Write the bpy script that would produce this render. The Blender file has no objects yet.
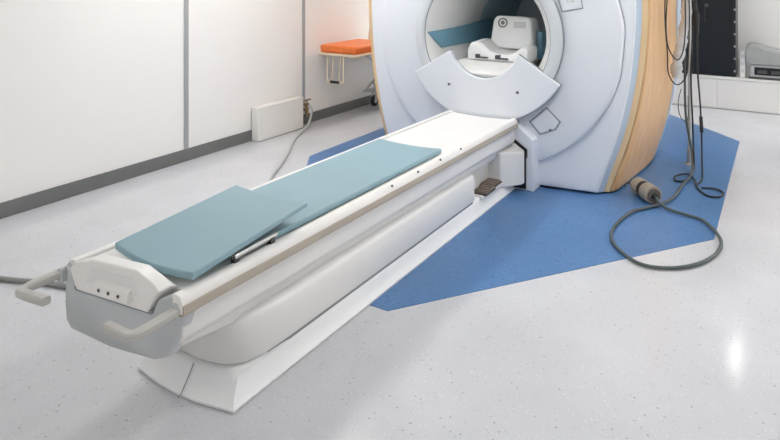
import bpy, bmesh, math, random
from mathutils import Vector, Matrix
random.seed(7)
scene = bpy.context.scene
col = scene.collection
PI = math.pi

# ------------------------------------------------------------------ materials
def srgb(r, g, b):
    f = lambda c: c/12.92 if c <= 0.04045 else ((c+0.055)/1.055)**2.4
    return (f(r/255), f(g/255), f(b/255), 1)

def mat(name, rgb, rough=0.5, metal=0.0, var=0.04, scale=6.0, bump=0.0, bscale=200, spec=0.5, coat=0.0):
    m = bpy.data.materials.new(name); m.use_nodes = True
    nt = m.node_tree; b = nt.nodes['Principled BSDF']
    b.inputs['Roughness'].default_value = rough
    b.inputs['Metallic'].default_value = metal
    b.inputs['Specular IOR Level'].default_value = spec
    b.inputs['Coat Weight'].default_value = coat
    tc = nt.nodes.new('ShaderNodeTexCoord')
    n = nt.nodes.new('ShaderNodeTexNoise'); n.inputs['Scale'].default_value = scale; n.inputs['Detail'].default_value = 4
    nt.links.new(tc.outputs['Object'], n.inputs['Vector'])
    r = nt.nodes.new('ShaderNodeValToRGB')
    c = srgb(*rgb)
    r.color_ramp.elements[0].position = 0.3; r.color_ramp.elements[1].position = 0.7
    r.color_ramp.elements[0].color = tuple(x*(1-var) for x in c[:3])+(1,)
    r.color_ramp.elements[1].color = tuple(min(1, x*(1+var)) for x in c[:3])+(1,)
    nt.links.new(n.outputs['Fac'], r.inputs['Fac'])
    nt.links.new(r.outputs['Color'], b.inputs['Base Color'])
    if bump > 0:
        n2 = nt.nodes.new('ShaderNodeTexNoise'); n2.inputs['Scale'].default_value = bscale
        nt.links.new(tc.outputs['Object'], n2.inputs['Vector'])
        bp = nt.nodes.new('ShaderNodeBump'); bp.inputs['Strength'].default_value = bump; bp.inputs['Distance'].default_value = 0.002
        nt.links.new(n2.outputs['Fac'], bp.inputs['Height']); nt.links.new(bp.outputs['Normal'], b.inputs['Normal'])
    return m

def speckle(name, base, dark, light, rough, flecks=(38, 95), var=0.05, thr=(0.16, 0.2)):
    """vinyl flooring: base tone with scattered dark and light chips"""
    m = bpy.data.materials.new(name); m.use_nodes = True
    nt = m.node_tree; N = nt.nodes; L = nt.links; b = N['Principled BSDF']
    tc = N.new('ShaderNodeTexCoord')
    n = N.new('ShaderNodeTexNoise'); n.inputs['Scale'].default_value = 2.2; n.inputs['Detail'].default_value = 6
    L.new(tc.outputs['Object'], n.inputs['Vector'])
    r = N.new('ShaderNodeValToRGB'); c = srgb(*base)
    r.color_ramp.elements[0].position = .3; r.color_ramp.elements[1].position = .7
    r.color_ramp.elements[0].color = tuple(x*(1-var) for x in c[:3])+(1,)
    r.color_ramp.elements[1].color = tuple(min(1, x*(1+var)) for x in c[:3])+(1,)
    L.new(n.outputs['Fac'], r.inputs['Fac'])
    prev = r.outputs['Color']
    for k, (colr, sc, th, keep) in enumerate(((dark, flecks[0], thr[0], .34), (light, flecks[1]*.7, .22, .42), (dark, flecks[1], thr[1], .22))):
        wn = N.new('ShaderNodeTexNoise'); wn.inputs['Scale'].default_value = sc*1.4
        L.new(tc.outputs['Object'], wn.inputs['Vector'])
        mx = N.new('ShaderNodeMixRGB'); mx.blend_type = 'ADD'; mx.inputs[0].default_value = .012
        L.new(tc.outputs['Object'], mx.inputs[1]); L.new(wn.outputs['Color'], mx.inputs[2])
        v = N.new('ShaderNodeTexVoronoi'); v.inputs['Scale'].default_value = sc
        L.new(mx.outputs[0], v.inputs['Vector'])
        lt = N.new('ShaderNodeMath'); lt.operation = 'LESS_THAN'; lt.inputs[1].default_value = th
        L.new(v.outputs['Distance'], lt.inputs[0])
        sep = N.new('ShaderNodeSeparateColor'); L.new(v.outputs['Color'], sep.inputs[0])
        k2 = N.new('ShaderNodeMath'); k2.operation = 'LESS_THAN'; k2.inputs[1].default_value = keep
        L.new(sep.outputs[0], k2.inputs[0])
        mu = N.new('ShaderNodeMath'); mu.operation = 'MULTIPLY'; L.new(lt.outputs[0], mu.inputs[0]); L.new(k2.outputs[0], mu.inputs[1])
        m2 = N.new('ShaderNodeMath'); m2.operation = 'MULTIPLY'; m2.inputs[1].default_value = .6; L.new(mu.outputs[0], m2.inputs[0])
        mix = N.new('ShaderNodeMixRGB'); L.new(m2.outputs[0], mix.inputs[0]); L.new(prev, mix.inputs[1]); mix.inputs[2].default_value = srgb(*colr)
        prev = mix.outputs[0]
    L.new(prev, b.inputs['Base Color'])
    b.inputs['Roughness'].default_value = rough
    n2 = N.new('ShaderNodeTexNoise'); n2.inputs['Scale'].default_value = 30
    L.new(tc.outputs['Object'], n2.inputs['Vector'])
    bp = N.new('ShaderNodeBump'); bp.inputs['Strength'].default_value = .02; bp.inputs['Distance'].default_value = .004; b.inputs['Specular IOR Level'].default_value = .4
    L.new(n2.outputs['Fac'], bp.inputs['Height']); L.new(bp.outputs['Normal'], b.inputs['Normal'])
    return m

def wood(name, a, c):
    m = bpy.data.materials.new(name); m.use_nodes = True
    nt = m.node_tree; N = nt.nodes; L = nt.links; b = N['Principled BSDF']
    tc = N.new('ShaderNodeTexCoord'); mp = N.new('ShaderNodeMapping'); mp.inputs['Scale'].default_value = (9, 9, .7)
    L.new(tc.outputs['Object'], mp.inputs['Vector'])
    n = N.new('ShaderNodeTexNoise'); n.inputs['Scale'].default_value = 3; n.inputs['Detail'].default_value = 6; n.inputs['Distortion'].default_value = .6
    L.new(mp.outputs[0], n.inputs['Vector'])
    r = N.new('ShaderNodeValToRGB'); r.color_ramp.elements[0].position = .3; r.color_ramp.elements[1].position = .72
    r.color_ramp.elements[0].color = srgb(*a); r.color_ramp.elements[1].color = srgb(*c)
    L.new(n.outputs['Fac'], r.inputs['Fac']); L.new(r.outputs['Color'], b.inputs['Base Color'])
    b.inputs['Roughness'].default_value = .42
    return m

M = {}
M['wall'] = mat('wall_paint', (242, 240, 237), .45, var=.01, scale=1.2)
M['wall_back'] = mat('back_wall_paint', (236, 235, 233), .6, var=.01, scale=1.2)
M['ceiling'] = mat('ceiling_paint', (240, 240, 238), .8, var=.01)
M['seam'] = mat('aluminium_seam', (176, 178, 180), .4, .3, var=.02)
M['base'] = mat('dark_vinyl_baseboard', (112, 113, 112), .5, var=.05)
M['floor'] = speckle('speckled_vinyl_floor', (202, 203, 207), (142, 140, 137), (222, 222, 224), .13)
M['blue_floor'] = speckle('blue_vinyl_floor', (84, 124, 172), (56, 92, 142), (122, 158, 200), .32, flecks=(38, 80), var=.09, thr=(.28, .3))
M['cover'] = mat('cool_white_shell', (226, 230, 237), .35, var=.008, scale=1.5)
M['disc'] = mat('cool_white_disc', (224, 228, 235), .35, var=.008, scale=1.5)
M['ring'] = mat('pale_grey_ring', (208, 212, 216), .4, var=.01)
M['flare'] = mat('white_funnel', (226, 226, 224), .4, var=.01)
M['bore_shade'] = mat('teal_grey_bore_shade', (170, 198, 208), .45, var=.05)  # teal tint stands for the shade deep in the tunnel
M['line'] = mat('dark_joint', (140, 144, 148), .7, var=.02)
M['black'] = mat('black_gap', (22, 23, 25), .6, var=.05)
M['trim_blue'] = mat('pale_blue_trim', (188, 204, 222), .4, var=.01)
M['wood'] = wood('tan_wood_laminate', (214, 168, 120), (230, 192, 144))
M['tan_edge'] = mat('tan_edge', (222, 194, 152), .45, var=.03)
M['white'] = mat('warm_white_plastic', (236, 234, 231), .35, var=.01)
M['white2'] = mat('table_white_shell', (228, 227, 225), .4, var=.01)
M['skirt'] = mat('skirt_white', (234, 235, 236), .4, var=.01)
M['strip'] = mat('tan_grey_strip', (178, 168, 154), .5, var=.03)
M['panel'] = mat('grey_panel', (192, 195, 197), .45, var=.01)
M['handle'] = mat('beige_grey_handle', (186, 184, 179), .5, var=.02)
M['hole'] = mat('dark_socket', (90, 84, 78), .6)
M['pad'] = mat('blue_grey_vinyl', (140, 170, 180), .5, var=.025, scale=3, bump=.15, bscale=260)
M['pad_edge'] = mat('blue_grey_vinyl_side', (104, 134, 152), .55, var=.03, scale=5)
M['steel'] = mat('brushed_steel', (186, 186, 184), .3, .7, var=.04)
M['dark_metal'] = mat('dark_metal', (88, 88, 88), .4, .6)
M['pedal'] = mat('brown_grey_rubber', (120, 108, 98), .7, var=.08, scale=40)
M['tray'] = mat('dark_tray', (70, 66, 62), .6)
M['bore_pad'] = mat('teal_blue_foam', (108, 152, 172), .55, var=.03)
M['coil'] = mat('coil_white', (240, 241, 241), .35, var=.008)
M['coil_grey'] = mat('coil_grey', (208, 209, 208), .5, var=.02)
M['logo'] = mat('coil_emblem_grey', (120, 120, 112), .5, var=.03)
M['brass'] = mat('brass', (150, 128, 92), .35, .7, var=.08, scale=30)
M['hose'] = mat('pale_grey_hose', (176, 176, 172), .5, var=.03)
M['box'] = mat('white_metal_cover', (232, 231, 226), .4, var=.01)
M['orange'] = mat('orange_vinyl', (238, 124, 58), .5, var=.1, scale=22, bump=.3, bscale=60)
M['cream'] = mat('cream_enamel', (226, 212, 186), .45, var=.03)
M['rubber'] = mat('black_rubber', (38, 38, 38), .6)
M['cable_black'] = mat('black_cable', (34, 36, 36), .5)
M['cable_grey'] = mat('greenish_grey_cable', (78, 88, 88), .5, var=.06)
M['cable_left'] = mat('mid_grey_cable', (140, 142, 140), .5)
M['plug'] = mat('beige_grey_plug', (160, 150, 136), .5, var=.05, scale=30)
M['plug_dark'] = mat('plug_face', (96, 90, 84), .5)
M['cab_black'] = mat('black_enamel', (14, 19, 24), .3, var=.08)
M['ledge'] = mat('off_white_laminate', (230, 228, 225), .5, var=.01)
M['bag'] = mat('grey_cloth', (160, 162, 160), .8, var=.06, scale=14, bump=.4, bscale=40)
M['device'] = mat('silver_casing', (190, 192, 192), .4, .4, var=.02)
M['film'] = mat('silver_film', (206, 208, 208), .25, .35, var=.12, scale=18, bump=.6, bscale=30)
def emit(name, s, colr=(1, 1, 1, 1)):
    m = bpy.data.materials.new(name); m.use_nodes = True
    nt = m.node_tree; nt.nodes.remove(nt.nodes['Principled BSDF'])
    e = nt.nodes.new('ShaderNodeEmission'); e.inputs[0].default_value = colr; e.inputs[1].default_value = s
    nt.links.new(e.outputs[0], nt.nodes['Material Output'].inputs[0]); return m

# ------------------------------------------------------------------ mesh helpers
def rootat(name, loc, label, cat, group=None):
    o = bpy.data.objects.new(name, None); col.objects.link(o); o.location = loc
    o.empty_display_size = .05
    o['label'] = label; o['category'] = cat
    if group: o['group'] = group
    return o

def wloc(o):
    v = Vector((0, 0, 0))
    while o: v += o.location; o = o.parent
    return v

def obj(name, bm, m, parent=None, smooth=40, bevel=0.0, seg=2, origin=None, label=None, cat=None, group=None, kind=None, plabel=None, subsurf=0):
    """link bm (world coordinates) as one mesh object, its origin at its parent's or at its base"""
    bmesh.ops.recalc_face_normals(bm, faces=bm.faces[:])
    if parent is not None: org = wloc(parent)
    elif origin is not None: org = Vector(origin)
    else:
        xs = [v.co.x for v in bm.verts]; ys = [v.co.y for v in bm.verts]; zs = [v.co.z for v in bm.verts]
        org = Vector(((min(xs)+max(xs))/2, (min(ys)+max(ys))/2, min(zs)))
    bmesh.ops.translate(bm, verts=bm.verts[:], vec=-org)
    me = bpy.data.meshes.new(name); bm.to_mesh(me); bm.free()
    o = bpy.data.objects.new(name, me); col.objects.link(o)
    if isinstance(m, (list, tuple)):
        for x in m: me.materials.append(x)
    else: me.materials.append(m)
    if parent is not None: o.parent = parent
    else: o.location = org
    for p in me.polygons: p.use_smooth = True
    me.set_sharp_from_angle(angle=math.radians(smooth))
    if bevel > 0:
        b = o.modifiers.new('bevel', 'BEVEL'); b.width = bevel; b.segments = seg; b.limit_method = 'ANGLE'; b.angle_limit = math.radians(35)
        b.harden_normals = False
    if subsurf:
        s = o.modifiers.new('sub', 'SUBSURF'); s.levels = subsurf; s.render_levels = subsurf
    if label: o['label'] = label
    if cat: o['category'] = cat
    if group: o['group'] = group
    if kind: o['kind'] = kind
    if plabel: o['label'] = plabel
    return o

def box(bm, x0, x1, y0, y1, z0, z1, skew=None):
    vs = [bm.verts.new(p) for p in ((x0, y0, z0), (x1, y0, z0), (x1, y1, z0), (x0, y1, z0), (x0, y0, z1), (x1, y0, z1), (x1, y1, z1), (x0, y1, z1))]
    for f in ((0, 3, 2, 1), (4, 5, 6, 7), (0, 1, 5, 4), (1, 2, 6, 5), (2, 3, 7, 6), (3, 0, 4, 7)):
        bm.faces.new([vs[i] for i in f])
    return bm

def B(*a): return box(bmesh.new(), *a)

def hexa(bm, p):
    vs = [bm.verts.new(q) for q in p]
    for f in ((0, 3, 2, 1), (4, 5, 6, 7), (0, 1, 5, 4), (1, 2, 6, 5), (2, 3, 7, 6), (3, 0, 4, 7)):
        bm.faces.new([vs[i] for i in f])
    return bm

def loft(bm, rings, caps=True, closed=True):
    R = [[bm.verts.new(p) for p in r] for r in rings]
    n = len(rings[0])
    for a, b in zip(R, R[1:]):
        for i in range(n if closed else n-1):
            j = (i+1) % n
            bm.faces.new((a[i], a[j], b[j], b[i]))
    if caps and closed:
        bm.faces.new(R[0][::-1]); bm.faces.new(R[-1])
    return bm

def prism(bm, poly, a, b, f):
    """extrude a 2-D polygon from a to b; f(p, t) gives the 3-D point"""
    return loft(bm, [[f(p, a) for p in poly], [f(p, b) for p in poly]])

def catmull(pts, n=8, closed=False):
    P = [Vector(p) for p in pts]; out = []
    N = len(P); rng = N if closed else N-1
    for i in range(rng):
        if closed: p0, p1, p2, p3 = P[(i-1) % N], P[i], P[(i+1) % N], P[(i+2) % N]
        else: p0, p1, p2, p3 = P[max(i-1, 0)], P[i], P[i+1], P[min(i+2, N-1)]
        for k in range(n):
            t = k/n
            out.append(.5*((2*p1)+(-p0+p2)*t+(2*p0-5*p1+4*p2-p3)*t*t+(-p0+3*p1-3*p2+p3)*t**3))
    if not closed: out.append(P[-1])
    return out

def tube(bm, pts, r, n=8, smooth=6, ry=None):
    P = catmull(pts, smooth) if smooth else [Vector(p) for p in pts]
    rings = []; up = None
    for i, p in enumerate(P):
        d = (P[min(i+1, len(P)-1)]-P[max(i-1, 0)]).normalized()
        if up is None:
            up = Vector((0, 0, 1)) if abs(d.z) < .9 else Vector((1, 0, 0))
        s = d.cross(up).normalized(); u = s.cross(d).normalized(); up = u
        rings.append([p+s*math.cos(2*PI*k/n)*r+u*math.sin(2*PI*k/n)*(ry or r) for k in range(n)])
    return loft(bm, rings)

def cyl(bm, p, q, r, n=20, r2=None):
    p, q = Vector(p), Vector(q); d = (q-p).normalized()
    up = Vector((0, 0, 1)) if abs(d.z) < .9 else Vector((1, 0, 0))
    s = d.cross(up).normalized(); u = s.cross(d)
    r2 = r if r2 is None else r2
    return loft(bm, [[c+s*math.cos(2*PI*k/n)*rr+u*math.sin(2*PI*k/n)*rr for k in range(n)] for c, rr in ((p, r), (q, r2))])

def plane_rect(x0, x1, y0, y1, z):
    return B(x0, x1, y0, y1, z-.02, z)

# ------------------------------------------------------------------ room shell
XL, XR, YF, YB, ZC = -4.07, 3.2, -3.2, 8.32, 2.55
def struct(name, bm, m, **k): return obj(name, bm, m, kind='structure', **k)
struct('floor', B(XL-.1, XR+.1, YF-.1, YB+.1, -.1, 0), M['floor'], origin=(0, 0, 0))
struct('ceiling', B(XL-.1, XR+.1, YF-.1, YB+.1, ZC, ZC+.1), M['ceiling'])
struct('wall_left', B(XL-.1, XL, YF-.1, YB+.1, 0, ZC), M['wall'])
struct('wall_right', B(XR, XR+.1, YF-.1, YB+.1, 0, ZC), M['wall'])
struct('wall_back', B(XL, XR, YB, YB+.1, 0, ZC), M['wall_back'])
struct('wall_front', B(XL, XR, YF-.1, YF, 0, ZC), M['wall'])
struct('baseboard_left', B(XL, XL+.012, YF, YB, 0, .098), M['base'], bevel=.003)
struct('trim_1', B(XL, XL+.008, 3.322, 3.366, .098, ZC), M['seam'], bevel=.002)
struct('trim_2', B(XL, XL+.008, 4.775, 4.815, .098, ZC), M['seam'], bevel=.002)
struct('trim_3', B(XL, XL+.008, 1.30, 1.345, .098, ZC), M['seam'], bevel=.002)

# blue inlaid floor panel
hx = [(-.33, 3.955), (-.33, 6.40), (-1.45, 7.75), (-2.20, 7.75), (-3.31, 6.40), (-3.31, 3.98), (-2.165, 2.33), (-1.49, 2.33)]
bm = bmesh.new(); prism(bm, hx, 0, .003, lambda p, t: (p[0], p[1], t))
obj('floor_mat', bm, M['blue_floor'], label='blue eight-sided vinyl floor panel laid under the scanner', cat='floor mat')

# ------------------------------------------------------------------ MRI scanner
SX, SV = -1.89, 4.2          # axis position, front plane
BX, BZ = -1.835, 1.055       # bore centre
scan = rootat('mri_scanner', (SX, 5.0, 0), 'large white ring-shaped MRI scanner with tan wood-look sides and open bore', 'scanner')
half = [(.80, .016), (.838, .14), (.878, .26), (.925, .42), (.965, .6), (1.0, .82), (1.022, 1.05), (1.032, 1.3), (1.015, 1.5), (.955, 1.7), (.85, 1.87), (.68, 2.01), (.45, 2.10), (.2, 2.14)]
hp = catmull([(x*1.03, z, 0) for x, z in half]+[(0, 2.148, 0)], 5)
right = [(p.x, p.y) for p in hp]                       # bottom right up to the top
outline = right[:-1]+[(0, 2.148)]+[(-x, z) for x, z in right[:-1][::-1]]
# bottom edge
nb = 12
outline += [(-.824+1.648*i/(nb), .016) for i in range(1, nb)]
NO = len(outline)
def vfront(x, z):           # front face bows back towards its sides
    return SV+.03+.10*(min(1.1, abs(x)/.95))**2
def ringpt(i, R, v, zc=BZ):
    x, z = outline[i]
    a = math.atan2(z-BZ, x+SX-BX)
    return (BX+R*math.cos(a), v, zc+R*math.sin(a))
def disc_r(i):
    x, z = outline[i]; d = math.hypot(x+SX-BX, z-BZ)
    return min(.95, d-.055)
# shell: outside plate from the disc's edge to the outline and its rounded rim
rings = []
for s, dv in ((-.02, .03), (0., .0)):
    rings.append([(lambda p: (p[0], vfront(p[0]-SX, p[2])+dv, p[2]))(ringpt(i, disc_r(i)+s, 0)) for i in range(NO)])
for t in (.35, .7, .92):
    r = []
    for i in range(NO):
        a = ringpt(i, disc_r(i), 0); x, z = outline[i]
        X = a[0]+(x+SX-a[0])*t; Z = a[2]+(z-a[2])*t
        r.append((X, vfront(X-SX, Z), Z))
    rings.append(r)
def orow(scale_in, dv):
    r = []
    for x, z in outline:
        n = math.hypot(x, z-1.0)
        X = x*(1-scale_in/n*1.0); Z = z-(z-1.0)/n*scale_in
        r.append((SX+X, vfront(X, Z)+dv, Z))
    return r
rings += [orow(.012, .002), orow(.004, .012), orow(0, .03)]
bm = bmesh.new(); loft(bm, rings, caps=False)
obj('front_cover', bm, M['cover'], scan, smooth=50)
# raised round face plate
rings = []
for t, dv in ((1., .045), (1., -.008), (.985, -.016), (.95, -.020), (.8, -.026), (.5, -.030), (.2, -.031), (0., -.030)):
    r = []
    for i in range(NO):
        R = .565+(disc_r(i)-.002-.565)*t
        p = ringpt(i, R, 0); r.append((p[0], vfront(p[0]-SX, p[2])*.45+(SV+.03)*.55+dv+.004, p[2]))
    rings.append(r)
bm = bmesh.new(); loft(bm, rings, caps=False)
obj('face_disc', bm, M['disc'], scan, smooth=50)
# pale blue trim band behind the front edge
def bulge(v):
    t = (v-4.36)/(5.75-4.36); t = max(0, min(1, t))
    pts = [(0, .078), (.05, .083), (.12, .09), (.25, .104), (.4, .12), (.55, .138), (.7, .145), (.85, .138), (1, .12)]
    for (a, b), (c, d) in zip(pts, pts[1:]):
        if t <= c: return b+(d-b)*(t-a)/(c-a)
    return pts[-1][1]
def srow(v, off=0.0, n=None):
    r = []
    vv = v
    for x, z in outline:
        k = bulge(v)*(1.25-.45*max(0, min(1, (z-.2)/1.0)) if v > 4.37 else 1)*(1 if v > 4.3285 else 0)+off
        f = 1.0 if z > .036 else 0.0
        X = x*(1+(k/max(abs(x), .3))*min(1, abs(x)/.3)); Z = z+(max(0, z-1.3)*k*.35)
        r.append((SX+X, v+.10*(min(1.1, abs(x)/.95))**2*max(0, 1-(v-4.26)/.5), Z))
    return r
bm = bmesh.new(); loft(bm, [srow(4.255, -.001), srow(4.262, .002), srow(4.30, .030), srow(4.31, .030)], caps=False)
obj('trim_band', bm, M['trim_blue'], scan, smooth=50)
bm = bmesh.new(); loft(bm, [srow(4.303, .028), srow(4.306, .034), srow(4.312, .056), srow(4.318, .064), srow(4.328, .066)], caps=False)
obj('edge_band', bm, M['tan_edge'], scan, smooth=50, plabel='narrow pale tan edge band')
# wood-look sides: the right one and the left one run from the floor to the roof
def side(name, m, va, vb, i0, i1, off=0.0, steps=14):
    rows = []
    for k in range(steps+1):
        v = va+(vb-va)*k/steps
        rows.append(srow(v, off)[i0:i1])
    bm = bmesh.new(); R = [[bm.verts.new(p) for p in r] for r in rows]
    for a, b in zip(R, R[1:]):
        for i in range(len(a)-1): bm.faces.new((a[i], a[i+1], b[i+1], b[i]))
    o = obj(name, bm, m, scan, smooth=50)
    s = o.modifiers.new('solid', 'SOLIDIFY'); s.thickness = .015; s.offset = -1
    return o
nr = len(right)
wr = side('side_panel', M['wood'], 4.333, 5.38, 0, nr-12)
wl = side('side_panel', M['wood'], 4.333, 5.38, nr+11, 2*nr-1)
side('roof_panel', M['cover'], 4.333, 5.72, nr-13, nr+12)
side('rear_trim', M['trim_blue'], 5.38, 5.76, 0, nr-12, .002, 3)
side('rear_trim', M['trim_blue'], 5.38, 5.76, nr+11, 2*nr-1, .002, 3)
# rear cover, closed across the bore to keep the tunnel dark
rr = srow(5.74)
bm = bmesh.new(); vs = [bm.verts.new(p) for p in rr]; bm.faces.new(vs)
r2 = [(p[0], 5.78, p[2]) for p in rr]; v2 = [bm.verts.new(p) for p in r2]; bm.faces.new(v2)
for i in range(NO): bm.faces.new((vs[i], vs[(i+1) % NO], v2[(i+1) % NO], v2[i]))
obj('closed_rear_cover', bm, M['cover'], scan)
# dark plinth under the shell
pl = [(-.775, 4.34), (-.5, 4.27), (.5, 4.27), (.775, 4.37), (.93, 4.95), (.95, 5.3), (.93, 5.7), (-.93, 5.7), (-.95, 5.3), (-.93, 4.95)]
bm = bmesh.new(); prism(bm, pl, .0035, .04, lambda p, t: (SX+p[0], p[1], t))
obj('plinth', bm, M['black'], scan)
# bore: ring, funnel, liner
def lathe(bm, prof, n=96, a0=0, a1=2*PI, cx=BX, cz=BZ):
    full = abs(a1-a0-2*PI) < 1e-6
    k = n if full else n+1
    rings = [[(cx+r*math.cos(a0+(a1-a0)*i/n), v, cz+r*math.sin(a0+(a1-a0)*i/n)) for i in range(k)] for r, v in prof]
    return loft(bm, rings, caps=False, closed=full)
bm = bmesh.new(); lathe(bm, [(.572, 4.215), (.572, 4.176), (.566, 4.170), (.50, 4.160), (.494, 4.164), (.492, 4.175)])
obj('bore_ring', bm, M['ring'], scan, smooth=50)
bm = bmesh.new(); lathe(bm, [(.576, 4.21), (.576, 4.188), (.570, 4.188)])
obj('ring_joint', bm, M['line'], scan)
bm = bmesh.new(); lathe(bm, [(.494, 4.176), (.494, 4.168), (.489, 4.168), (.487, 4.176)])
obj('ring_joint', bm, M['line'], scan)
def RB(v):
    pts = [(4.172, .489), (4.20, .462), (4.25, .437), (4.32, .415), (4.45, .388), (4.6, .37), (4.8, .356), (5.0, .35), (5.8, .35)]
    for (a, b), (c, d) in zip(pts, pts[1:]):
        if v <= c: return b+(d-b)*(v-a)/(c-a)
    return .35
bm = bmesh.new(); lathe(bm, [(RB(v), v) for v in (4.172, 4.185, 4.20, 4.225, 4.25, 4.285, 4.32, 4.38, 4.45, 4.52, 4.6, 4.7, 4.8, 4.88)])
obj('bore_funnel', bm, M['flare'], scan, smooth=50)
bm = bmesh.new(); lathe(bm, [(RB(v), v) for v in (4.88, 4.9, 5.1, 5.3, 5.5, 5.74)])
obj('shade_tinted_bore', bm, M['bore_shade'], scan, smooth=50)  # deep tunnel wall, its shade put into the colour
# bed plate inside the bore, its front end sloping down behind the flap
bm = bmesh.new()
loft(bm, [[(BX-w*.62, v, zb), (BX-w, v, zt), (BX+w, v, zt), (BX+w*.62, v, zb)] for v, zt, zb, w in ((4.19, .775, .69, .30), (4.215, .80, .69, .30), (4.30, .848, .70, .275), (4.36, .855, .72, .262), (5.7, .855, .76, .24))])
obj('bore_bed', bm, M['flare'], scan, bevel=.006, smooth=50)
# docking flap: a thick quarter ring in front of the bore's lower half
def flap_poly():
    out = []
    ao = math.radians(29.5)
    Ro, co = .62, 1.06
    for i in range(33):
        a = PI+ao+(PI-2*ao)*i/32
        out.append((Ro*math.cos(a)*1.045, co+Ro*math.sin(a)))
    Ri, ci = .285, 1.04
    ai = math.radians(20)
    inn = []
    for i in range(25):
        a = PI+ai+(PI-2*ai)*i/24
        inn.append((Ri*math.cos(a)*.97+.010, ci+Ri*math.sin(a)))
    return out+inn[::-1]
fp = flap_poly()
bm = bmesh.new(); prism(bm, fp, 4.118, 4.165, lambda p, t: (BX+p[0], t+.02*(p[0]/.6)**2, p[1]))
fl = obj('docking_flap', bm, M['disc'], scan, bevel=.008, seg=3)
# thin dark joint behind the flap
bm = bmesh.new()
def grow(p, k):
    x, z = p; d = math.hypot(x, z-.72); return (x*(1+k/d), .72+(z-.72)*(1+k/d))
prism(bm, [grow(p, .004) for p in fp], 4.150, 4.168, lambda p, t: (BX+p[0], t+.02*(p[0]/.6)**2, p[1]))
obj('flap_joint', bm, M['line'], scan)
for sx, sz in ((-.259, .690), (.272, .681)):
    bm = bmesh.new(); cyl(bm, (BX+sx, 4.1255, sz), (BX+sx, 4.118, sz), .0095, 14)
    obj('screw', bm, M['dark_metal'], fl)
bm = bmesh.new(); cyl(bm, (BX-.015, 4.12, .458), (BX-.015, 4.10, .458), .012, 14)
obj('knob', bm, M['dark_metal'], fl)
# small access hatch low on the right, and the marking plate high on the right
def quad_plate(name, pts, v0, v1, m, bevel, parent=scan, **k):
    bm = bmesh.new(); prism(bm, pts, v0, v1, lambda p, t: (p[0], t, p[1])); return obj(name, bm, m, parent, bevel=bevel, **k)
def ramp_plate(name, pts, d0, d1, m, bevel):
    bm = bmesh.new()
    f = lambda p, t: (p[0], vfront(p[0]-SX, p[1])*.45+(SV+.03)*.55-.026+t, p[1])
    prism(bm, pts, d0, d1, f); return obj(name, bm, m, scan, bevel=bevel)
hq = [(-1.505, .470), (-1.385, .580), (-1.292, .490), (-1.325, .435), (-1.43, .388)]
def gpoly(pts, k):
    cx = sum(p[0] for p in pts)/len(pts); cz = sum(p[1] for p in pts)/len(pts)
    return [(cx+(p[0]-cx)*(1+k/math.hypot(p[0]-cx, p[1]-cz)), cz+(p[1]-cz)*(1+k/math.hypot(p[0]-cx, p[1]-cz))) for p in pts]
ramp_plate('hatch_joint', gpoly(hq, .005), -.004, .02, M['line'], 0)
ramp_plate('access_hatch', hq, -.007, .02, M['disc'], .012)
bm = bmesh.new(); cyl(bm, (-1.352, 4.2, .434), (-1.352, 4.182, .434), .007, 10); obj('hatch_latch', bm, M['dark_metal'], scan)
lq = [(-1.335, 1.45), (-1.278, 1.248), (-1.142, 1.276), (-1.172, 1.47)]
ramp_plate('plate_joint', gpoly(lq, .005), -.004, .02, M['line'], 0)
mp = ramp_plate('marking_plate', lq, -.007, .02, M['disc'], .008)
for dx, w in ((-.012, .018), (.02, .026)):
    bm = bmesh.new()
    zc = 1.322; xc = -1.228+dx
    prism(bm, [(xc-w/2, zc-.012), (xc+w/2, zc-.008), (xc+w/2, zc+.014), (xc-w/2, zc+.012)], -.0085, 0, lambda p, t: (p[0], vfront(p[0]-SX, p[1])*.45+(SV+.03)*.55-.026+t, p[1]))
    obj('printed_mark', bm, M['coil_grey'], mp)
lq2 = [(-2.43, 1.62), (-2.30, 1.66), (-2.345, 1.36), (-2.42, 1.33)]
# docking column in front of the scanner's foot
bm = bmesh.new()
prism(bm, [(-.33, .0035), (-.33, .40), (-.26, .46), (.26, .46), (.385, .36), (.385, .0035)], 4.135, 4.30, lambda p, t: (BX+p[0], t, p[1]))
obj('docking_column', bm, M['cover'], scan, bevel=.01, seg=3)

# ------------------------------------------------------------------ patient table
TX = -1.826
table = rootat('patient_table', (TX, 2.8, 0), 'long white wheel-less MRI patient table docked to the front of the scanner', 'table')
table['label'] = 'long white MRI patient table docked to the front of the scanner'
SK = .115
def nv(x, d=0): return 1.238+SK*(x-TX+.03)+d        # the near end is cut a little askew
def run(bm, poly, vb=4.11, va=None, da=.0):
    """a profile (x, z) run along the table from its near end"""
    return loft(bm, [[(TX+x*1.03-.022, (1.243+.075*x+da if va is None else va), z) for x, z in poly], [(TX+x, vb, z) for x, z in poly]])
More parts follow.
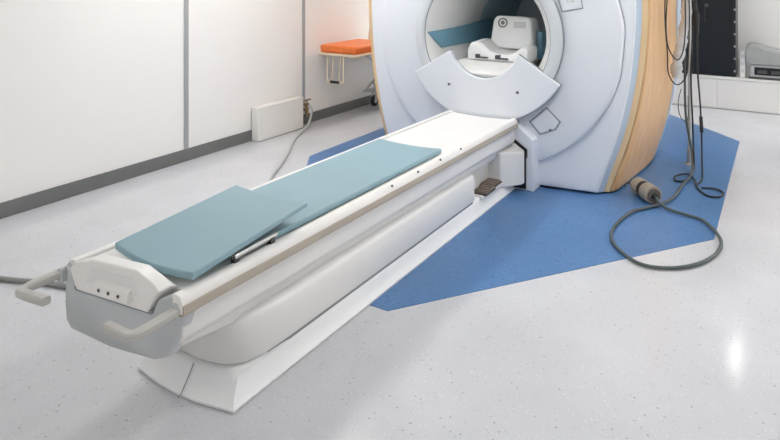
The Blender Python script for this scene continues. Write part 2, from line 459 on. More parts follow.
# bed frame under the top
bm = bmesh.new()
r0 = [(-.250, .445), (-.252, .352), (-.240, .335), (-.188, .312), (-.185, .255), (.185, .255), (.188, .312), (.240, .335), (.252, .352), (.252, .445)]
loft(bm, [[(TX+x-.022, nv(TX+x-.022, .030), z+(.035 if z < .3 else 0)) for x, z in r0], [(TX+x-.018, nv(TX+x, .30), z) for x, z in r0], [(TX+x, 4.11, z) for x, z in r0]])
obj('bed_frame', bm, M['white2'], table, bevel=.008, seg=3)
for s in (-1, 1):
    rail = [(.228, .446), (.228, .503), (.243, .505), (.255, .503), (.264, .496), (.270, .478), (.270, .446)]
    bm = bmesh.new(); run(bm, [(s*x, z) for x, z in rail], 4.112, da=.012)
    ro = obj('side_rail', bm, M['white'], table, bevel=.003)
    st = [(.230, .432), (.230, .452), (.266, .474), (.274, .474), (.274, .444), (.264, .436)]
    bm = bmesh.new(); run(bm, [(s*x, z) for x, z in st], 4.115, da=.014)
    obj('edge_strip', bm, M['strip'], table, bevel=.003, plabel='tan grey edge strip')
    if s > 0:
        for v in (2.489, 2.738, 2.981, 3.231):
            bm = bmesh.new(); cyl(bm, (TX+.2585, v, .498), (TX+.2625, v, .5015), .0055, 12)
            obj('screw', bm, M['dark_metal'], ro)
# top: shallow trough
top = []
for i in range(17):
    x = -.224+.448*i/16; top.append((x, .4945-.010*(1-(x/.224)**2)))
bm = bmesh.new(); run(bm, top+[(.224, .45), (-.224, .45)], 4.10, da=.06)
obj('tabletop', bm, M['white'], table)
bm = bmesh.new(); run(bm, [(-.229, .46), (-.229, .492), (.229, .492), (.229, .46)], 4.10, da=.05)
# the dark joint between top and rails
bm.free()
for s in (-1, 1):
    bm = bmesh.new(); run(bm, [(s*.2235, .47), (s*.2235, .4935), (s*.2285, .4935), (s*.2285, .47)], 4.10, da=.06)
    obj('top_joint', bm, M['line'], table)
# lift body: rounded nose, then straight sides, then narrow
nose = [(-.222, 3.50), (-.222, 1.80), (-.216, 1.68), (-.195, 1.595), (-.15, 1.545), (-.08, 1.522), (0, 1.517), (.08, 1.524), (.15, 1.548), (.198, 1.595), (.218, 1.68), (.222, 1.80), (.222, 3.50)]
bm = bmesh.new()
rg = []
for z, k in ((.108, .985), (.118, 1.0), (.20, 1.0), (.248, .995), (.262, .97), (.27, .93)):
    rg.append([(TX+x*k, 3.50-(3.50-y)*(1+(k-1)*.3), z) for x, y in nose])
loft(bm, rg)
obj('lift_body', bm, M['white2'], table, smooth=55)
bm = bmesh.new()
prism(bm, [(x*.955, 3.48-(3.48-y)*.985) for x, y in nose], .09, .112, lambda p, t: (TX+p[0], p[1], t))
obj('body_joint', bm, M['line'], table)
bm = bmesh.new(); box(bm, TX-.13, TX+.13, 3.48, 4.06, .03, .30)
obj('rear_body', bm, M['white2'], table, bevel=.01)
# dock bracket between table and scanner, its side shaped like the photographed step
bm = bmesh.new()
bp2 = [(-.318, 4.118, .285), (-.312, 4.07, .285), (-.215, 3.93, .30), (.215, 3.93, .30), (.312, 4.07, .285), (.318, 4.118, .285), (.235, 4.118, .34), (-.235, 4.118, .34)]
loft(bm, [[(TX+x, y, .06) for x, y, z in bp2], [(TX+x, y, z) for x, y, z in bp2]])
obj('dock_bracket', bm, M['white2'], table, bevel=.008, smooth=30)
bm = bmesh.new()
prism(bm, [(-.324, .02), (-.324, .225), (-.332, .24), (-.332, .292), (-.24, .353), (.24, .353), (.332, .292), (.332, .24), (.324, .225), (.324, .02)], 4.119, 4.133, lambda p, t: (TX+p[0], t, p[1]))
obj('dock_gap_plate', bm, M['black'], table, plabel='black plate for the dark stepped gap')  # black plate put in for the dark gap before the docking column
# floor skirt
sk0 = [(-.245, 4.13), (-.245, 1.475)]
for i in range(1, 10):
    t = i/10; x = -.245+.49*t
    sk0.append((x, 1.475+.025*t-.030*math.sin(PI*t)))
sk0 += [(.245, 1.498), (.245, 4.13)]
def inset(k, kv):
    return [(x*(1-k/.245), 4.13-(4.13-y)*(1-kv/2.65)) for x, y in sk0]
bm = bmesh.new()
loft(bm, [[(TX+x, y, z) for x, y in inset(k, kv)] for z, k, kv in ((.0032, .003, .003), (.014, .0, .0), (.022, .008, .008), (.045, .020, .024), (.072, .029, .042), (.095, .034, .055), (.100, .040, .060))])
obj('base_skirt', bm, M['skirt'], table, smooth=50)
bm = bmesh.new(); tube(bm, [(TX+.025, 1.4565, .010), (TX+.025, 1.4565, .0145), (TX+.025, 1.463, .0225), (TX+.025, 1.480, .0455), (TX+.025, 1.4985, .0725), (TX+.025, 1.514, .096)], .0016, 6, 0)
obj('skirt_joint', bm, M['line'], table)
# foot pedals on the skirt
bm = bmesh.new(); box(bm, TX+.135, TX+.235, 3.60, 3.93, .080, .108)
tr = obj('pedal_tray', bm, M['white2'], table, bevel=.006)
for v, dx in ((3.625, .008), (3.775, -.010)):
    bm = bmesh.new(); box(bm, TX+.150+dx, TX+.238+dx, v, v+.135, .112, .128)
    for k in range(3): box(bm, TX+.158+dx, TX+.230+dx, v+.012+k*.042, v+.034+k*.042, .127, .133)
    pd = obj('foot_pedal', bm, M['pedal'], table, bevel=.008)
    bm = bmesh.new(); box(bm, TX+.143+dx, TX+.245+dx, v-.008, v+.143, .107, .117)
    obj('pedal_rim', bm, M['tray'], pd, bevel=.004)
NX = -1.869                  # middle of the near end
# grey end panel with its notch
ep = [(-.286, .478), (-.290, .44), (-.276, .330), (-.242, .297), (-.20, .285), (0, .276), (.19, .284), (.240, .298), (.268, .36), (.284, .445), (.281, .482), (.240, .490), (.204, .478), (.184, .428), (-.164, .428), (-.205, .478), (-.240, .490)]
bm = bmesh.new()
loft(bm, [[(NX+x, nv(NX+x, d)+.04*(abs(x)/.27)**6, z) for x, z in ep] for d in (-.012, .030)])
obj('end_panel', bm, M['panel'], table, bevel=.010, seg=3, plabel='grey end panel')
# white end block with sockets
cs = []
eb = [(-.152, .434), (-.186, .500), (-.165, .522), (-.075, .552), (.125, .558), (.195, .532), (.226, .510), (.202, .484), (.176, .434)]
bm = bmesh.new()
loft(bm, [[(NX+x, nv(NX+x, -.016), z) for x, z in eb], [(NX+x, nv(NX+x, .035), z) for x, z in eb], [(NX+x*1.02, nv(NX+x, .06), min(z, .500+.02*(z > .54))) for x, z in eb]])
for f in bm.faces: pass
ebo = obj('end_block', bm, M['white'], table, bevel=.006, seg=3)
bm = bmesh.new(); loft(bm, [[(NX+x, nv(NX+x, d), z) for x, z in [(-.164, .4285), (-.170, .440), (.192, .440), (.184, .4285)]] for d in (-.010, .03)])
obj('block_joint', bm, M['line'], table)
# tilted recess and socket strip on the block's face
rc = [(-.105, .474), (-.078, .528), (.118, .534), (.145, .478)]
bm = bmesh.new(); loft(bm, [[(NX+x, nv(NX+x, -.0175), z) for x, z in rc], [(NX+x, nv(NX+x, -.010), z) for x, z in rc]])
rco = obj('socket_recess', bm, M['white2'], ebo, bevel=.003)
M_rc = rco
ss = [(-.075, .464, -.034), (.092, .468, -.034), (.092, .502, -.018), (-.075, .498, -.018)]
bm = bmesh.new()
hexa(bm, [(NX-.058, nv(NX-.058, -.040), .455), (NX+.115, nv(NX+.115, -.040), .458), (NX+.115, nv(NX+.115, -.01), .455), (NX-.058, nv(NX-.058, -.01), .452),
          (NX-.050, nv(NX-.07, -.034), .486), (NX+.108, nv(NX+.108, -.034), .489), (NX+.108, nv(NX+.108, -.01), .500), (NX-.050, nv(NX-.07, -.01), .497)])
sso = obj('socket_strip', bm, M['white'], ebo, bevel=.004)
for x in (-.014, .030, .074):
    bm = bmesh.new(); cyl(bm, (NX+x, nv(NX+x, -.030), .473), (NX+x, nv(NX+x, -.0395), .472), .0058, 14)
    obj('socket', bm, M['hole'], sso)
# handles
def handle(pts):
    bm = bmesh.new(); P = catmull(pts, 5); rg = []
    for i, p in enumerate(P):           # a flattened bar, wider than it is high
        d = (P[min(i+1, len(P)-1)]-P[max(i-1, 0)]).normalized(); sd = d.cross(Vector((0, 0, 1))).normalized(); u = sd.cross(d)
        rg.append([p+sd*a+u*b for a, b in ((-.016, -.008), (-.011, -.013), (.011, -.013), (.016, -.008), (.016, .008), (.011, .013), (-.011, .013), (-.016, .008))])
    loft(bm, rg); return obj('handle', bm, M['handle'], table, smooth=35)
xl, xr = NX-.258, NX+.272
handle([(xl+.012, 1.29, .462), (xl-.004, 1.225, .459), (xl-.008, 1.15, .457), (xl-.006, 1.095, .455), (xl+.002, 1.078, .455), (xl+.018, 1.072, .456), (xl+.09, 1.075, .460), (xl+.150, 1.079, .464)])
handle([(xr-.012, 1.34, .456), (xr+.002, 1.275, .454), (xr+.006, 1.20, .452), (xr+.004, 1.14, .450), (xr-.004, 1.122, .449), (xr-.02, 1.116, .448), (xr-.08, 1.119, .444), (xr-.125, 1.122, .440)])
for x, s in ((xl, -1), (xr, 1)):
    bm = bmesh.new(); box(bm, x-.012, x+.012, nv(x, -.004), nv(x, .03), .428, .478)
    obj('handle_mount', bm, M['panel'], table, bevel=.006)
# accessory bar along the right rail
bm = bmesh.new(); tube(bm, [(TX+.222, 1.52, .524), (TX+.214, 1.74, .524)], .010, 10, 0)
ab = obj('accessory_bar', bm, M['steel'], table)
for v in (1.52, 1.70):
    bm = bmesh.new(); box(bm, TX+.209, TX+.229, v, v+.02, .492, .524); obj('bar_mount', bm, M['dark_metal'], ab)

# ------------------------------------------------------------------ mattresses
def mattress(rows, thick, bow):
    """rows: list of (v, z, xl, xr); a sheet with a curved section"""
    bm = bmesh.new(); rg = []
    for v, z, a, b in rows:
        topz = []; n = 14
        for i in range(n+1):
            t = i/n; topz.append((a+(b-a)*t, z-bow*(1-(2*t-1)**2)))
        r = [(x, v+.0, h) for x, h in topz]+[(x, v, h-thick) for x, h in topz[::-1]]
        rg.append(r)
    loft(bm, rg)
    return bm
def pad_obj(name, bm, label, bevel):
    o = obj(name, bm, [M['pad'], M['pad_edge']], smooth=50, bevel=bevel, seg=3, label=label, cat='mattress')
    return o
pad_obj('table_mattress', mattress([(1.60+(3.10-1.60)*k/10, .5245, TX-.212, TX+.205) for k in range(11)], .0245, .010),
        'long thin blue-grey mattress lying flat along the white patient table', .006)
bm = bmesh.new(); rg = []
for k in range(9):
    t = k/8; v = 1.342+.545*t; z = .545+.060*t; th = .025-.009*t; n = 14
    a, b = TX-.190+.042*t, TX+.228+.018*t
    tp = [(a+(b-a)*i/n, z-.012*(1-(2*i/n-1)**2)) for i in range(n+1)]
    rg.append([(x, v, h) for x, h in tp]+[(x, v, h-th) for x, h in tp[::-1]])
loft(bm, rg)
for vt in bm.verts:               # near edge bows towards the camera
    if vt.co.y < 1.345: vt.co.y -= .012*(1-((vt.co.x-TX-.03)/.2)**2)
pad_obj('head_cushion', bm, 'shorter blue-grey cushion tilted on top of the near end of the table mattress', .004)

# ------------------------------------------------------------------ things inside the bore
bm = bmesh.new(); rg = []
nv_ = 14
for k in range(nv_+1):
    v = 4.178+(5.4-4.178)*k/nv_
    t = min(1, (v-4.178)/.75)
    at = math.radians(180-(1+9*t)); ab_ = math.radians(180+16.5+1.5*t)
    r = []
    rads = (.004, .022)
    for rad in rads:
        seq = [(at+(ab_-at)*i/6, v+.10*(i/6)*max(0, 1-(v-4.178)/.6)) for i in range(7)]
        if rad == rads[1]: seq = seq[::-1]
        r += [(BX+(RB(w)-rad)*math.cos(a), w, BZ+(RB(w)-rad)*math.sin(a)) for a, w in seq]
    rg.append(r)
loft(bm, rg)
obj('side_pad', bm, M['bore_pad'], bevel=.003, label='long teal blue pad lying along the left wall of the bore', cat='pad', smooth=50)
obj('side_pad', B(-1.595, -1.555, 4.62, 5.3, .856, 1.065), M['bore_pad'], bevel=.006, label='blue pad on edge between the white head coil and the right wall of the bore', cat='pad')

coil = rootat('head_coil', (-1.80, 4.55, .856), 'white head coil with a grey cradle and emblem on the bed inside the bore', 'head coil')
bm = bmesh.new()
pf = [(-.19, .93), (-.172, 1.145), (-.145, 1.183), (.105, 1.178), (.135, 1.155), (.15, 1.02), (.15, .93)]
CX = -1.758
loft(bm, [[(CX+x, 4.53+(z-.93)*.16, z) for x, z in pf], [(CX+x, 4.72+(z-.93)*.10, z-.012) for x, z in pf]])
bp_ = obj('back_plate', bm, M['coil'], coil, bevel=.018, seg=4)
# cradle: U-shaped trough in front of the plate
cr = [(-.285, .857), (-.285, .945), (-.262, .985), (-.215, .992), (-.17, .975), (-.115, .925), (-.05, .905), (.03, .905), (.09, .925), (.13, .96), (.165, .965), (.19, .945), (.19, .857)]
bm = bmesh.new()
loft(bm, [[(CX+x, 4.335+.055*(1-abs(x)/.3)*0, z-.02*(z > .9)) for x, z in cr], [(CX+x, 4.36, z) for x, z in cr], [(CX+x, 4.56, z+.01*(z > .9)) for x, z in cr]])
obj('cradle', bm, M['coil'], coil, bevel=.010, seg=3, smooth=60)
bm = bmesh.new()
gi = [(-.205, .986), (-.17, .978), (-.115, .928), (-.05, .908), (.03, .908), (.09, .928), (.12, .953)]
loft(bm, [[(CX+x, 4.375, z+.003) for x, z in gi]+[(CX+x, 4.375, z-.006) for x, z in gi[::-1]], [(CX+x, 4.56, z+.014) for x, z in gi]+[(CX+x, 4.56, z-.006) for x, z in gi[::-1]]])
obj('cradle_liner', bm, M['coil_grey'], coil, smooth=60)
for x in (-.215, -.055):
    bm = bmesh.new(); box(bm, CX+x, CX+x+.10, 4.322, 4.36, .872, .884); box(bm, CX+x, CX+x+.035, 4.318, 4.36, .872, .902)
    obj('clip', bm, M['dark_metal'], coil, bevel=.003)
# emblem on the plate: ring with an inner disc
def onplate(x, z, d): return (CX+x, 4.53+(z-.93)*.16-d, z)
ex, ez = -.090, 1.128
bm = bmesh.new(); rg = []
for r, d in ((.038, .0), (.038, .003), (.027, .003), (.027, 0)):
    rg.append([onplate(ex+r*1.05*math.cos(2*PI*i/28), ez+r*math.sin(2*PI*i/28), d) for i in range(28)])
loft(bm, rg, caps=False); em = obj('emblem', bm, M['logo'], bp_)
bm = bmesh.new()
loft(bm, [[onplate(ex+.016*math.cos(2*PI*i/20), ez+.016*math.sin(2*PI*i/20), d) for i in range(20)] for d in (0, .003)])
obj('emblem_centre', bm, M['logo'], em)
bm = bmesh.new(); loft(bm, [[onplate(x, z, d) for x, z in ((.0, 1.09), (.0, 1.14), (.095, 1.142), (.095, 1.092))] for d in (-.002, .002)])
obj('plate_inset', bm, M['coil_grey'], bp_, bevel=.001)

# ------------------------------------------------------------------ left wall: cover box, valve, hose, cables
bx = rootat('duct_cover', (-4.01, 4.38, 0), 'low white metal box standing on the floor against the left wall', 'box')
obj('body', B(-4.056, -3.965, 4.06, 4.675, .004, .296), M['box'], bx, bevel=.008)
obj('lid', B(-4.057, -3.9635, 4.058, 4.677, .2965, .306), M['box'], bx, bevel=.004)
vl = rootat('water_valve', (-4.04, 4.745, .19), 'small brass valve on the wall beside the right end of the white box', 'valve')
bm = bmesh.new(); cyl(bm, (-4.07, 4.735, .215), (-3.96, 4.735, .215), .014, 14); cyl(bm, (-4.0, 4.735, .215), (-3.96, 4.735, .215), .022, 6)
cyl(bm, (-3.975, 4.735, .235), (-3.975, 4.735, .12), .016, 12)
obj('valve_body', bm, M['brass'], vl)
bm = bmesh.new(); cyl(bm, (-3.975, 4.735, .235), (-3.975, 4.735, .262), .007, 10); box(bm, -3.985, -3.965, 4.69, 4.79, .258, .270)
obj('valve_handle', bm, M['brass'], vl, bevel=.002)
bm = bmesh.new(); cyl(bm, (-4.07, 4.76, .16), (-3.99, 4.76, .16), .011, 12); cyl(bm, (-3.99, 4.76, .175), (-3.99, 4.76, .1), .013, 12)
obj('valve_branch', bm, M['brass'], vl)
bm = bmesh.new(); tube(bm, [(-3.975, 4.735, .20), (-3.93, 4.73, .205), (-3.90, 4.72, .16), (-3.90, 4.68, .06), (-3.88, 4.58, .016), (-3.72, 4.26, .0135), (-3.53, 3.98, .0135), (-3.33, 3.66, .0135), (-3.16, 3.37, .0135), (-2.92, 3.12, .0135), (-2.60, 2.98, .0135), (-2.20, 2.95, .0135)], .0115, 10, 8)
obj('water_hose', bm, M['hose'], label='pale grey hose running over the floor from the brass valve to behind the table', cat='hose', smooth=60)
bm = bmesh.new(); tube(bm, [(-4.0, 1.40, .0135), (-3.6, 1.44, .0135), (-3.242, 1.543, .0135), (-3.077, 1.61, .0135), (-2.868, 1.68, .0135), (-2.5, 1.76, .0135), (-2.2, 1.80, .0135)], .012, 10, 8)
obj('floor_cable', bm, M['cable_left'], label='grey cable on the bare floor at the far left behind the left table handle', cat='cable', smooth=60)

# ------------------------------------------------------------------ stretcher behind the scanner's left edge
stv = rootat('stretcher', (-3.68, 5.8, 0), 'cream-framed stretcher trolley against the left wall behind the scanner', 'stretcher')
bm = bmesh.new()
fr = [(-4.03, 5.02), (-4.005, 4.955), (-3.94, 4.935), (-3.60, 4.935), (-3.54, 4.955), (-3.515, 5.02), (-3.515, 6.85), (-4.03, 6.85)]
prism(bm, fr, .688, .712, lambda p, t: (p[0], p[1], t))
obj('frame', bm, M['cream'], stv, bevel=.008, seg=3)
for xa, xb in ((-3.88, -3.69),):
    bm = bmesh.new(); tube(bm, [(xa, 5.0, .69), (xa-.004, 4.955, .66), (xa-.004, 4.95, .44), (xa+.03, 4.95, .425), (xb-.03, 4.95, .425), (xb+.004, 4.95, .44), (xb+.004, 4.955, .66), (xb, 5.0, .69)], .0075, 8, 4)
    bm2 = bm; tube(bm2, [(xa+.05, 5.0, .69), (xa+.055, 4.965, .62), (xa+.05, 4.955, .46), (xa+.02, 4.952, .43)], .006, 8, 4)
    tube(bm2, [(xb-.05, 5.0, .69), (xb-.045, 4.965, .62), (xb-.05, 4.955, .46), (xb-.02, 4.952, .43)], .006, 8, 4)
    hd = obj('fold_down_handle', bm2, M['cream'], stv, smooth=60)
    bm = bmesh.new(); cyl(bm, (xa+.035, 4.95, .425), (xb-.045, 4.95, .425), .014, 12); obj('grip', bm, M['rubber'], hd)
bm = bmesh.new(); tube(bm, [(-3.64, 4.96, .70), (-3.60, 4.96, .682), (-3.53, 5.0, .682)], .008, 8, 4)
obj('latch_bar', bm, M['cream'], stv)
bm = bmesh.new()
for x in (-3.97, -3.48):
    tube(bm, [(x, 5.55, .69), (x, 6.55, .20)], .013, 8, 0)
    tube(bm, [(x, 6.65, .69), (x, 5.75, .20)], .013, 8, 0)
    tube(bm, [(x, 5.72, .20), (x, 6.75, .20)], .013, 8, 0)
tube(bm, [(-3.97, 5.75, .20), (-3.48, 5.75, .20)], .013, 8, 0); tube(bm, [(-3.97, 6.5, .20), (-3.48, 6.5, .20)], .013, 8, 0)
tube(bm, [(-3.97, 5.9, .28), (-3.72, 5.6, .24), (-3.60, 5.45, .22)], .01, 8, 4)
obj('undercarriage', bm, M['steel'], stv)
for x in (-3.95, -3.48):
    for v in (5.90, 6.62):
        bm = bmesh.new(); cyl(bm, (x-.016, v, .062), (x+.016, v, .062), .061, 22)
        wh = obj('caster', bm, M['rubber'], stv, bevel=.006)
        bm = bmesh.new(); cyl(bm, (x-.018, v, .062), (x+.018, v, .062), .026, 16); obj('hub', bm, M['steel'], wh)
        bm = bmesh.new(); box(bm, x-.024, x-.019, v-.02, v+.02, .05, .2); box(bm, x+.019, x+.024, v-.02, v+.02, .05, .2); box(bm, x-.024, x+.024, v-.02, v+.02, .165, .2); obj('fork', bm, M['steel'], wh)
bm = bmesh.new(); tube(bm, [(-3.90, 5.72, .71), (-3.89, 5.72, .88), (-3.84, 5.72, .93), (-3.52, 5.72, .93), (-3.47, 5.72, .88), (-3.50, 5.72, .71)], .012, 8, 4)
obj('backrest_bar', bm, M['cream'], stv)
bm = bmesh.new()
mp_ = [(-4.015, 5.03), (-4.0, 4.975), (-3.94, 4.955), (-3.61, 4.955), (-3.555, 4.975), (-3.535, 5.03), (-3.535, 5.66), (-4.015, 5.66)]
prism(bm, mp_, .713, .79, lambda p, t: (p[0], p[1], t))
obj('stretcher_mattress', bm, M['orange'], bevel=.024, seg=4, label='orange mattress lying on the cream stretcher trolley', cat='mattress')

# ------------------------------------------------------------------ back wall: cabinet bench, black cabinet, device
be = rootat('low_cabinet', (0, 8.08, 0), 'low white bench cabinet along the back wall under the black cabinet', 'cabinet')
obj('body', B(-1.55, 1.30, 7.85, 8.31, .0035, .335), M['ledge'], be)
obj('worktop', B(-1.57, 1.32, 7.835, 8.31, .335, .362), M['ledge'], be, bevel=.004)
for a, b in ((-1.54, -.627), (-.622, .30), (.305, 1.29)):
    obj('door', B(a, b, 7.840, 7.851, .012, .330), M['ledge'], be, bevel=.0015)
bc = rootat('black_cabinet', (-.75, 8.0, .362), 'tall glossy black cabinet standing on the white bench by the back wall', 'cabinet')
obj('body', B(-1.12, -.445, 7.885, 8.30, .363, 2.05), M['cab_black'], bc, bevel=.004)
obj('door', B(-1.115, -.465, 7.868, 7.886, .385, 2.04), M['cab_black'], bc, bevel=.004)
for k in range(12):
    z = .43+k*.137
    bm = bmesh.new(); cyl(bm, (-.452, 7.8865, z), (-.452, 7.879, z), .0125, 12); cyl(bm, (-.452, 7.880, z), (-.452, 7.876, z), .007, 10)
    obj('rivet', bm, M['steel'], bc)
bm = bmesh.new(); cyl(bm, (-.735, 7.869, 1.155), (-.735, 7.858, 1.155), .022, 16); lk = obj('lock', bm, M['dark_metal'], bc)
bm = bmesh.new(); tube(bm, [(-.745, 7.868, 1.10), (-.745, 7.835, 1.085), (-.745, 7.835, 1.0), (-.745, 7.868, .985)], .011, 8, 4); obj('handle', bm, M['rubber'], bc)
dv = rootat('metal_instrument', (-.10, 7.98, .362), 'silver instrument case with a dark front opening on the bench at the right', 'instrument')
bm = bmesh.new()
prism(bm, [(-.315, .372), (-.30, .50), (-.285, .515), (.16, .515), (.18, .50), (.18, .372)], 7.87, 8.2, lambda p, t: (p[0], t, p[1]))
obj('case', bm, M['device'], dv, bevel=.008)
bm = bmesh.new()
prism(bm, [(-.318, .363), (-.318, .388), (.184, .388), (.184, .363)], 7.858, 8.205, lambda p, t: (p[0], t, p[1])); obj('foot_rail', bm, M['dark_metal'], dv, bevel=.004)
obj('front_opening', B(-.265, .14, 7.862, 7.872, .408, .492), M['black'], dv, bevel=.006)
for k in range(3):
    obj('slot_bar', B(-.235+k*.125, -.145+k*.125, 7.855, 7.864, .425, .462), M['dark_metal'], dv, bevel=.004)
bm = bmesh.new()
pr = [(-.335, .53), (-.35, .60), (-.345, .70), (-.315, .738), (-.26, .745), (-.10, .70), (.10, .645), (.2, .62), (.2, .517), (-.29, .517)]
rg = []
for k in range(9):
    v = 7.86+.30*k/8; s = 1-.10*(abs(k-4)/4)**3
    rg.append([(x*1.0+.006*math.sin(9*x+k), v, .517+(z-.517)*s+.006*math.sin(14*x+1.7*k)*(z > .56)) for x, z in pr])
loft(bm, rg)
obj('cloth_cover', bm, M['bag'], bevel=.012, seg=3, smooth=60, label='folded grey cloth cover lying on top of the silver instrument case', cat='cloth')
so = rootat('outlet_box', (-.36, 8.0, .362), 'small white outlet box on the bench between black cabinet and instrument', 'outlet')
obj('box', B(-.405, -.352, 7.90, 7.945, .3625, .66), M['ledge'], so, bevel=.004)
for k in range(3):
    obj('socket', B(-.393, -.364, 7.897, 7.901, .42+k*.08, .455+k*.08), M['coil_grey'], so, bevel=.001)

# ------------------------------------------------------------------ cable stand to the right of the scanner
cs_ = rootat('cable_stand', (-.625, 5.42, .003), 'slim white metal pole with cables hung on it right of the scanner', 'stand')
bm = bmesh.new(); cyl(bm, (-.625, 5.42, .004), (-.625, 5.42, 2.0), .013, 14); obj('pole', bm, M['film'], cs_)
bm = bmesh.new(); cyl(bm, (-.625, 5.42, .0035), (-.625, 5.42, .016), .042, 20, .036); cyl(bm, (-.625, 5.42, .016), (-.625, 5.42, .12), .02, 14); obj('foot', bm, M['steel'], cs_)
bm = bmesh.new(); tube(bm, [(-.625, 5.42, 1.30), (-.625, 5.36, 1.30), (-.625, 5.33, 1.27), (-.625, 5.33, 1.33)], .008, 8, 4); tube(bm, [(-.75, 5.40, 1.36), (-.50, 5.40, 1.36)], .010, 8, 0)
obj('hook', bm, M['dark_metal'], cs_)
bm = bmesh.new(); cyl(bm, (-.625, 5.42, 1.29), (-.625, 5.42, 1.42), .026, 14); obj('clamp', bm, M['steel'], cs_)
for k, (z0, z1) in enumerate(((1.24, 1.34),)): pass
bm = bmesh.new(); tube(bm, [(-.625, 5.42, 1.60), (-.62, 5.1, 1.60), (-.63, 4.78, 1.60)], .009, 8, 0); obj('arm', bm, M['steel'], cs_)
# crumpled silver sleeve hanging by the pole
bm = bmesh.new(); rg = []
path = catmull([(-.60, 5.02, 1.592), (-.595, 5.02, 1.4), (-.60, 5.02, 1.2), (-.625, 5.02, 1.06), (-.650, 5.02, .93), (-.665, 5.02, .82), (-.668, 5.02, .74)], 6)
for k, p in enumerate(path):
    r0_ = .028+.004*math.sin(k*1.3)+.003*math.sin(k*2.9)+.010*(k/len(path))
    if k > len(path)-4: r0_ *= .7
    if k < 4: r0_ *= .5
    rg.append([(p.x+r0_*(1+.16*math.sin(5*a+k*.35)+.1*math.sin(3*a-k*.2))*math.cos(a), p.y+r0_*.8*math.sin(a), p.z) for a in [2*PI*i/16 for i in range(16)]])
loft(bm, rg)
obj('cable_sleeve', bm, M['film'], smooth=60, label='crumpled silver plastic sleeve hanging beside the top of the cable pole', cat='sleeve')
# thin black leads: hanging loops by the wood side
def lead(q, label):
    bm = bmesh.new(); tube(bm, q, .0042, 8, 8); obj('hanging_lead', bm, M['cable_black'], smooth=60, label=label, cat='cable')
lead([(-.64, 4.80, 1.585), (-.685, 4.80, 1.45), (-.700, 4.80, 1.30), (-.706, 4.80, 1.13), (-.690, 4.80, .98), (-.634, 4.80, .898), (-.594, 4.80, .97), (-.580, 4.80, 1.15), (-.585, 4.80, 1.4), (-.60, 4.82, 1.585)], 'thin black lead hung in the shorter loop in front of the wood side')
lead([(-.66, 4.765, 1.59), (-.70, 4.765, 1.45), (-.708, 4.765, 1.2), (-.692, 4.765, .95), (-.684, 4.765, .80), (-.630, 4.765, .728), (-.570, 4.765, .80), (-.556, 4.765, 1.0), (-.552, 4.765, 1.3), (-.58, 4.78, 1.59)], 'thin black lead hung in the longer loop that ends lower on the wood side')
bm = bmesh.new(); tube(bm, [(-.68, 5.38, .60), (-.70, 5.36, .50), (-.69, 5.36, .40), (-.655, 5.36, .35), (-.63, 5.37, .38), (-.632, 5.38, .55)], .0035, 8, 6)
obj('hanging_lead', bm, M['cable_grey'], smooth=60, label='short thin grey lead looped beside the middle of the cable pole', cat='cable')
# black cable bunch down the pole to the coil on the floor
bm = bmesh.new(); tube(bm, [(-.62, 5.375, 1.40), (-.595, 5.37, 1.25), (-.60, 5.37, 1.0), (-.61, 5.37, .7), (-.60, 5.37, .4), (-.590, 5.36, .16), (-.575, 5.26, .03), (-.575, 5.10, .011), (-.60, 4.93, .011), (-.66, 4.90, .011), (-.67, 5.02, .011), (-.60, 5.10, .014), (-.54, 4.96, .022), (-.50, 4.80, .012), (-.43, 4.68, .011), (-.36, 4.70, .011), (-.345, 4.80, .011), (-.40, 4.86, .011), (-.48, 4.82, .014)], .0065, 8, 8)
obj('black_cable', bm, M['cable_black'], smooth=60, label='black cable running down the pole into small loops on the blue floor', cat='cable')
bm = bmesh.new(); tube(bm, [(-.60, 5.37, 1.41), (-.565, 5.37, 1.2), (-.565, 5.37, .8), (-.545, 5.37, .5), (-.535, 5.36, .30), (-.53, 5.33, .2), (-.52, 5.25, .08), (-.505, 5.12, .012), (-.50, 4.98, .011), (-.52, 4.88, .011)], .0065, 8, 8)
bc2 = obj('black_cable', bm, M['cable_black'], smooth=60, label='black cable with an inline plug hanging to the right of the pole', cat='cable')
bm = bmesh.new(); cyl(bm, (-.540, 5.367, .40), (-.533, 5.358, .28), .013, 12); obj('inline_plug', bm, M['rubber'], bc2)
bm = bmesh.new()
for k, (dx, dz, r) in enumerate(((0, 0, .022), (.012, -.09, .026), (.015, -.17, .020))):
    cyl(bm, (-.585+dx, 5.335, 1.30+dz), (-.58+dx, 5.335, 1.215+dz), r, 12, r*.8)
obj('cable_plugs', bm, M['rubber'], bevel=.004, label='black plug cluster gathered at the top of the cable pole', cat='plug')
# thick grey floor cable with big round plug
fcb = rootat('plug_cable', (-.6, 4.0, .003), 'thick grey cable looped on the floor with a large round beige plug', 'cable')
pa, pb = Vector((-.850, 4.50, .064)), Vector((-.700, 4.315, .064))
dd = (pb-pa)
CB = [pb+dd*.02, pb+dd.normalized()*.05+Vector((0, 0, -.02)), (-.62, 4.26, .020), (-.50, 4.22, .0165), (-.40, 4.17, .0165), (-.30, 3.95, .0165), (-.295, 3.76, .0135), (-.36, 3.56, .0135), (-.48, 3.42, .0135), (-.62, 3.385, .0135), (-.75, 3.50, .0135), (-.825, 3.65, .0135), (-.84, 3.86, .0135), (-.80, 4.10, .0165), (-.745, 4.20, .016), (-.665, 4.34, .016), (-.615, 4.53, .0165), (-.60, 4.80, .0165), (-.575, 5.05, .0165), (-.585, 5.25, .03), (-.60, 5.345, .12), (-.648, 5.38, .4), (-.655, 5.385, .8), (-.655, 5.385, 1.2)]
bm = bmesh.new(); tube(bm, CB, .0092, 10, 8); obj('cable', bm, M['cable_grey'], fcb, smooth=60)
def P_(t): return pa+dd*t
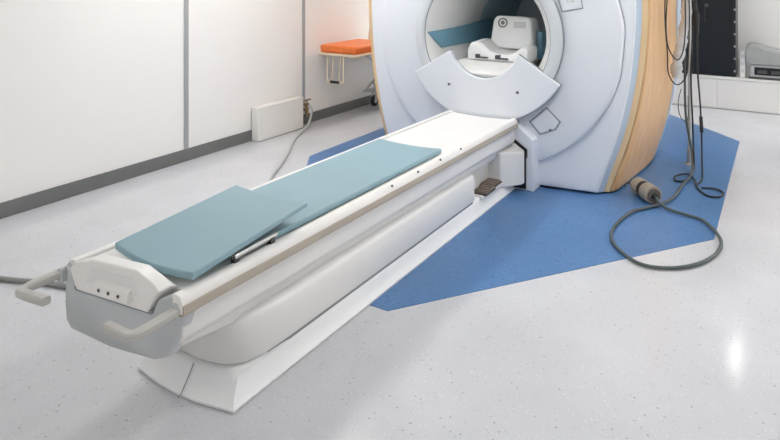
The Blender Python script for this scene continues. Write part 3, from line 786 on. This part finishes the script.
pg = bmesh.new(); cyl(pg, P_(0.04), P_(.40), .054, 26, .058); plug = obj('plug_body', pg, M['plug'], fcb, bevel=.008, seg=3)
pg = bmesh.new(); cyl(pg, P_(.39), P_(.56), .0545, 26); obj('plug_band', pg, M['rubber'], plug, plabel='black band round the plug')
pg = bmesh.new(); cyl(pg, P_(.55), P_(.93), .058, 26, .058); obj('plug_collar', pg, M['plug'], plug, bevel=.007, seg=3)
pg = bmesh.new(); cyl(pg, P_(.92), P_(.965), .043, 26); obj('plug_face', pg, M['plug_dark'], plug)
pg = bmesh.new(); cyl(pg, P_(.95), P_(1.05), .022, 20, .016); obj('cable_gland', pg, M['rubber'], plug)
pg = bmesh.new(); tube(pg, [P_(.05), P_(-.12)+Vector((-.01, 0, 0)), P_(-.2)+Vector((-.035, 0, -.015)), P_(-.1)+Vector((-.06, -.01, -.03))], .006, 8, 5); obj('lanyard', pg, M['dark_metal'], plug)

# ------------------------------------------------------------------ lights
LC = (1, .99, .975, 1)
lm = emit('lamp_diffuser', 14.0, LC); lm5 = emit('fill_diffuser_dim', 6.0, LC); lm2 = emit('lamp_tube', 11, LC); lm3 = emit('fill_diffuser_soft', 5.0, LC); lm4 = emit('fill_diffuser_rear', 16.0, LC)  # dim, soft and rear diffusers belong to the added fill lights
k = 0
def lamp(x, y, w, l, m, label):
    r = rootat('ceiling_light', (x, y, ZC-.05), label, 'light', 'ceiling lights in two rows')
    bm = bmesh.new(); box(bm, x-w/2-.015, x+w/2+.015, y-l/2-.015, y+l/2+.015, ZC-.045, ZC-.001); obj('housing', bm, M['steel'], r)
    obj('diffuser', B(x-w/2, x+w/2, y-l/2, y+l/2, ZC-.056, ZC-.045), m, r)
lamp(-.42, 7.45, .08, .60, lm2, 'slim ceiling light near the back wall in front of the black cabinet')
lamp(-.42, 3.05, .34, 1.3, lm, 'ceiling light over the right side of the patient table')
lamp(-2.9, 3.35, .34, 1.7, lm, 'ceiling light over the left side of the patient table')
lamp(-2.9, 6.9, .34, 1.4, lm4, 'added ceiling fill light over the stretcher trolley')  # added to brighten the dark corner by the stretcher
lamp(-2.2, -1.6, .6, 1.5, lm5, 'added ceiling fill light behind the photographer on the left')  # added unseen fill for the foreground
lamp(1.2, -1.6, .6, 1.5, lm5, 'added ceiling fill light behind the photographer on the right')  # added unseen fill, right-hand partner of the one above
lamp(2.1, 3.6, .6, 1.5, lm3, 'added ceiling fill light by the right wall beside the photographer')  # added unseen fill for the scanner's side and the floor
lamp(2.1, 6.7, .6, 1.8, lm4, 'added ceiling fill light by the right wall near the back wall')  # added unseen fill to lift the dim back wall
w = bpy.data.worlds.new('world'); scene.world = w; w.use_nodes = True
w.node_tree.nodes['Background'].inputs[0].default_value = (.9, .93, 1, 1); w.node_tree.nodes['Background'].inputs[1].default_value = .3

# ------------------------------------------------------------------ camera
f = 620.0
cam = bpy.data.cameras.new('camera'); co = bpy.data.objects.new('camera', cam); col.objects.link(co)
cam.sensor_width = 36; cam.lens = f/780*36; cam.shift_y = -245/780
co.location = (0, 0, 1.5); co.rotation_euler = (PI/2, 0, math.atan(393/620))
cam.clip_start = .05; scene.camera = co
scene.view_settings.view_transform = 'Standard'; scene.view_settings.look = 'None'
scene.view_settings.gamma = 1; scene.view_settings.use_curve_mapping = False
scene.view_settings.exposure = 0.35
scene.cycles.use_denoising = True
scene.cycles.max_bounces = 12; scene.cycles.diffuse_bounces = 8
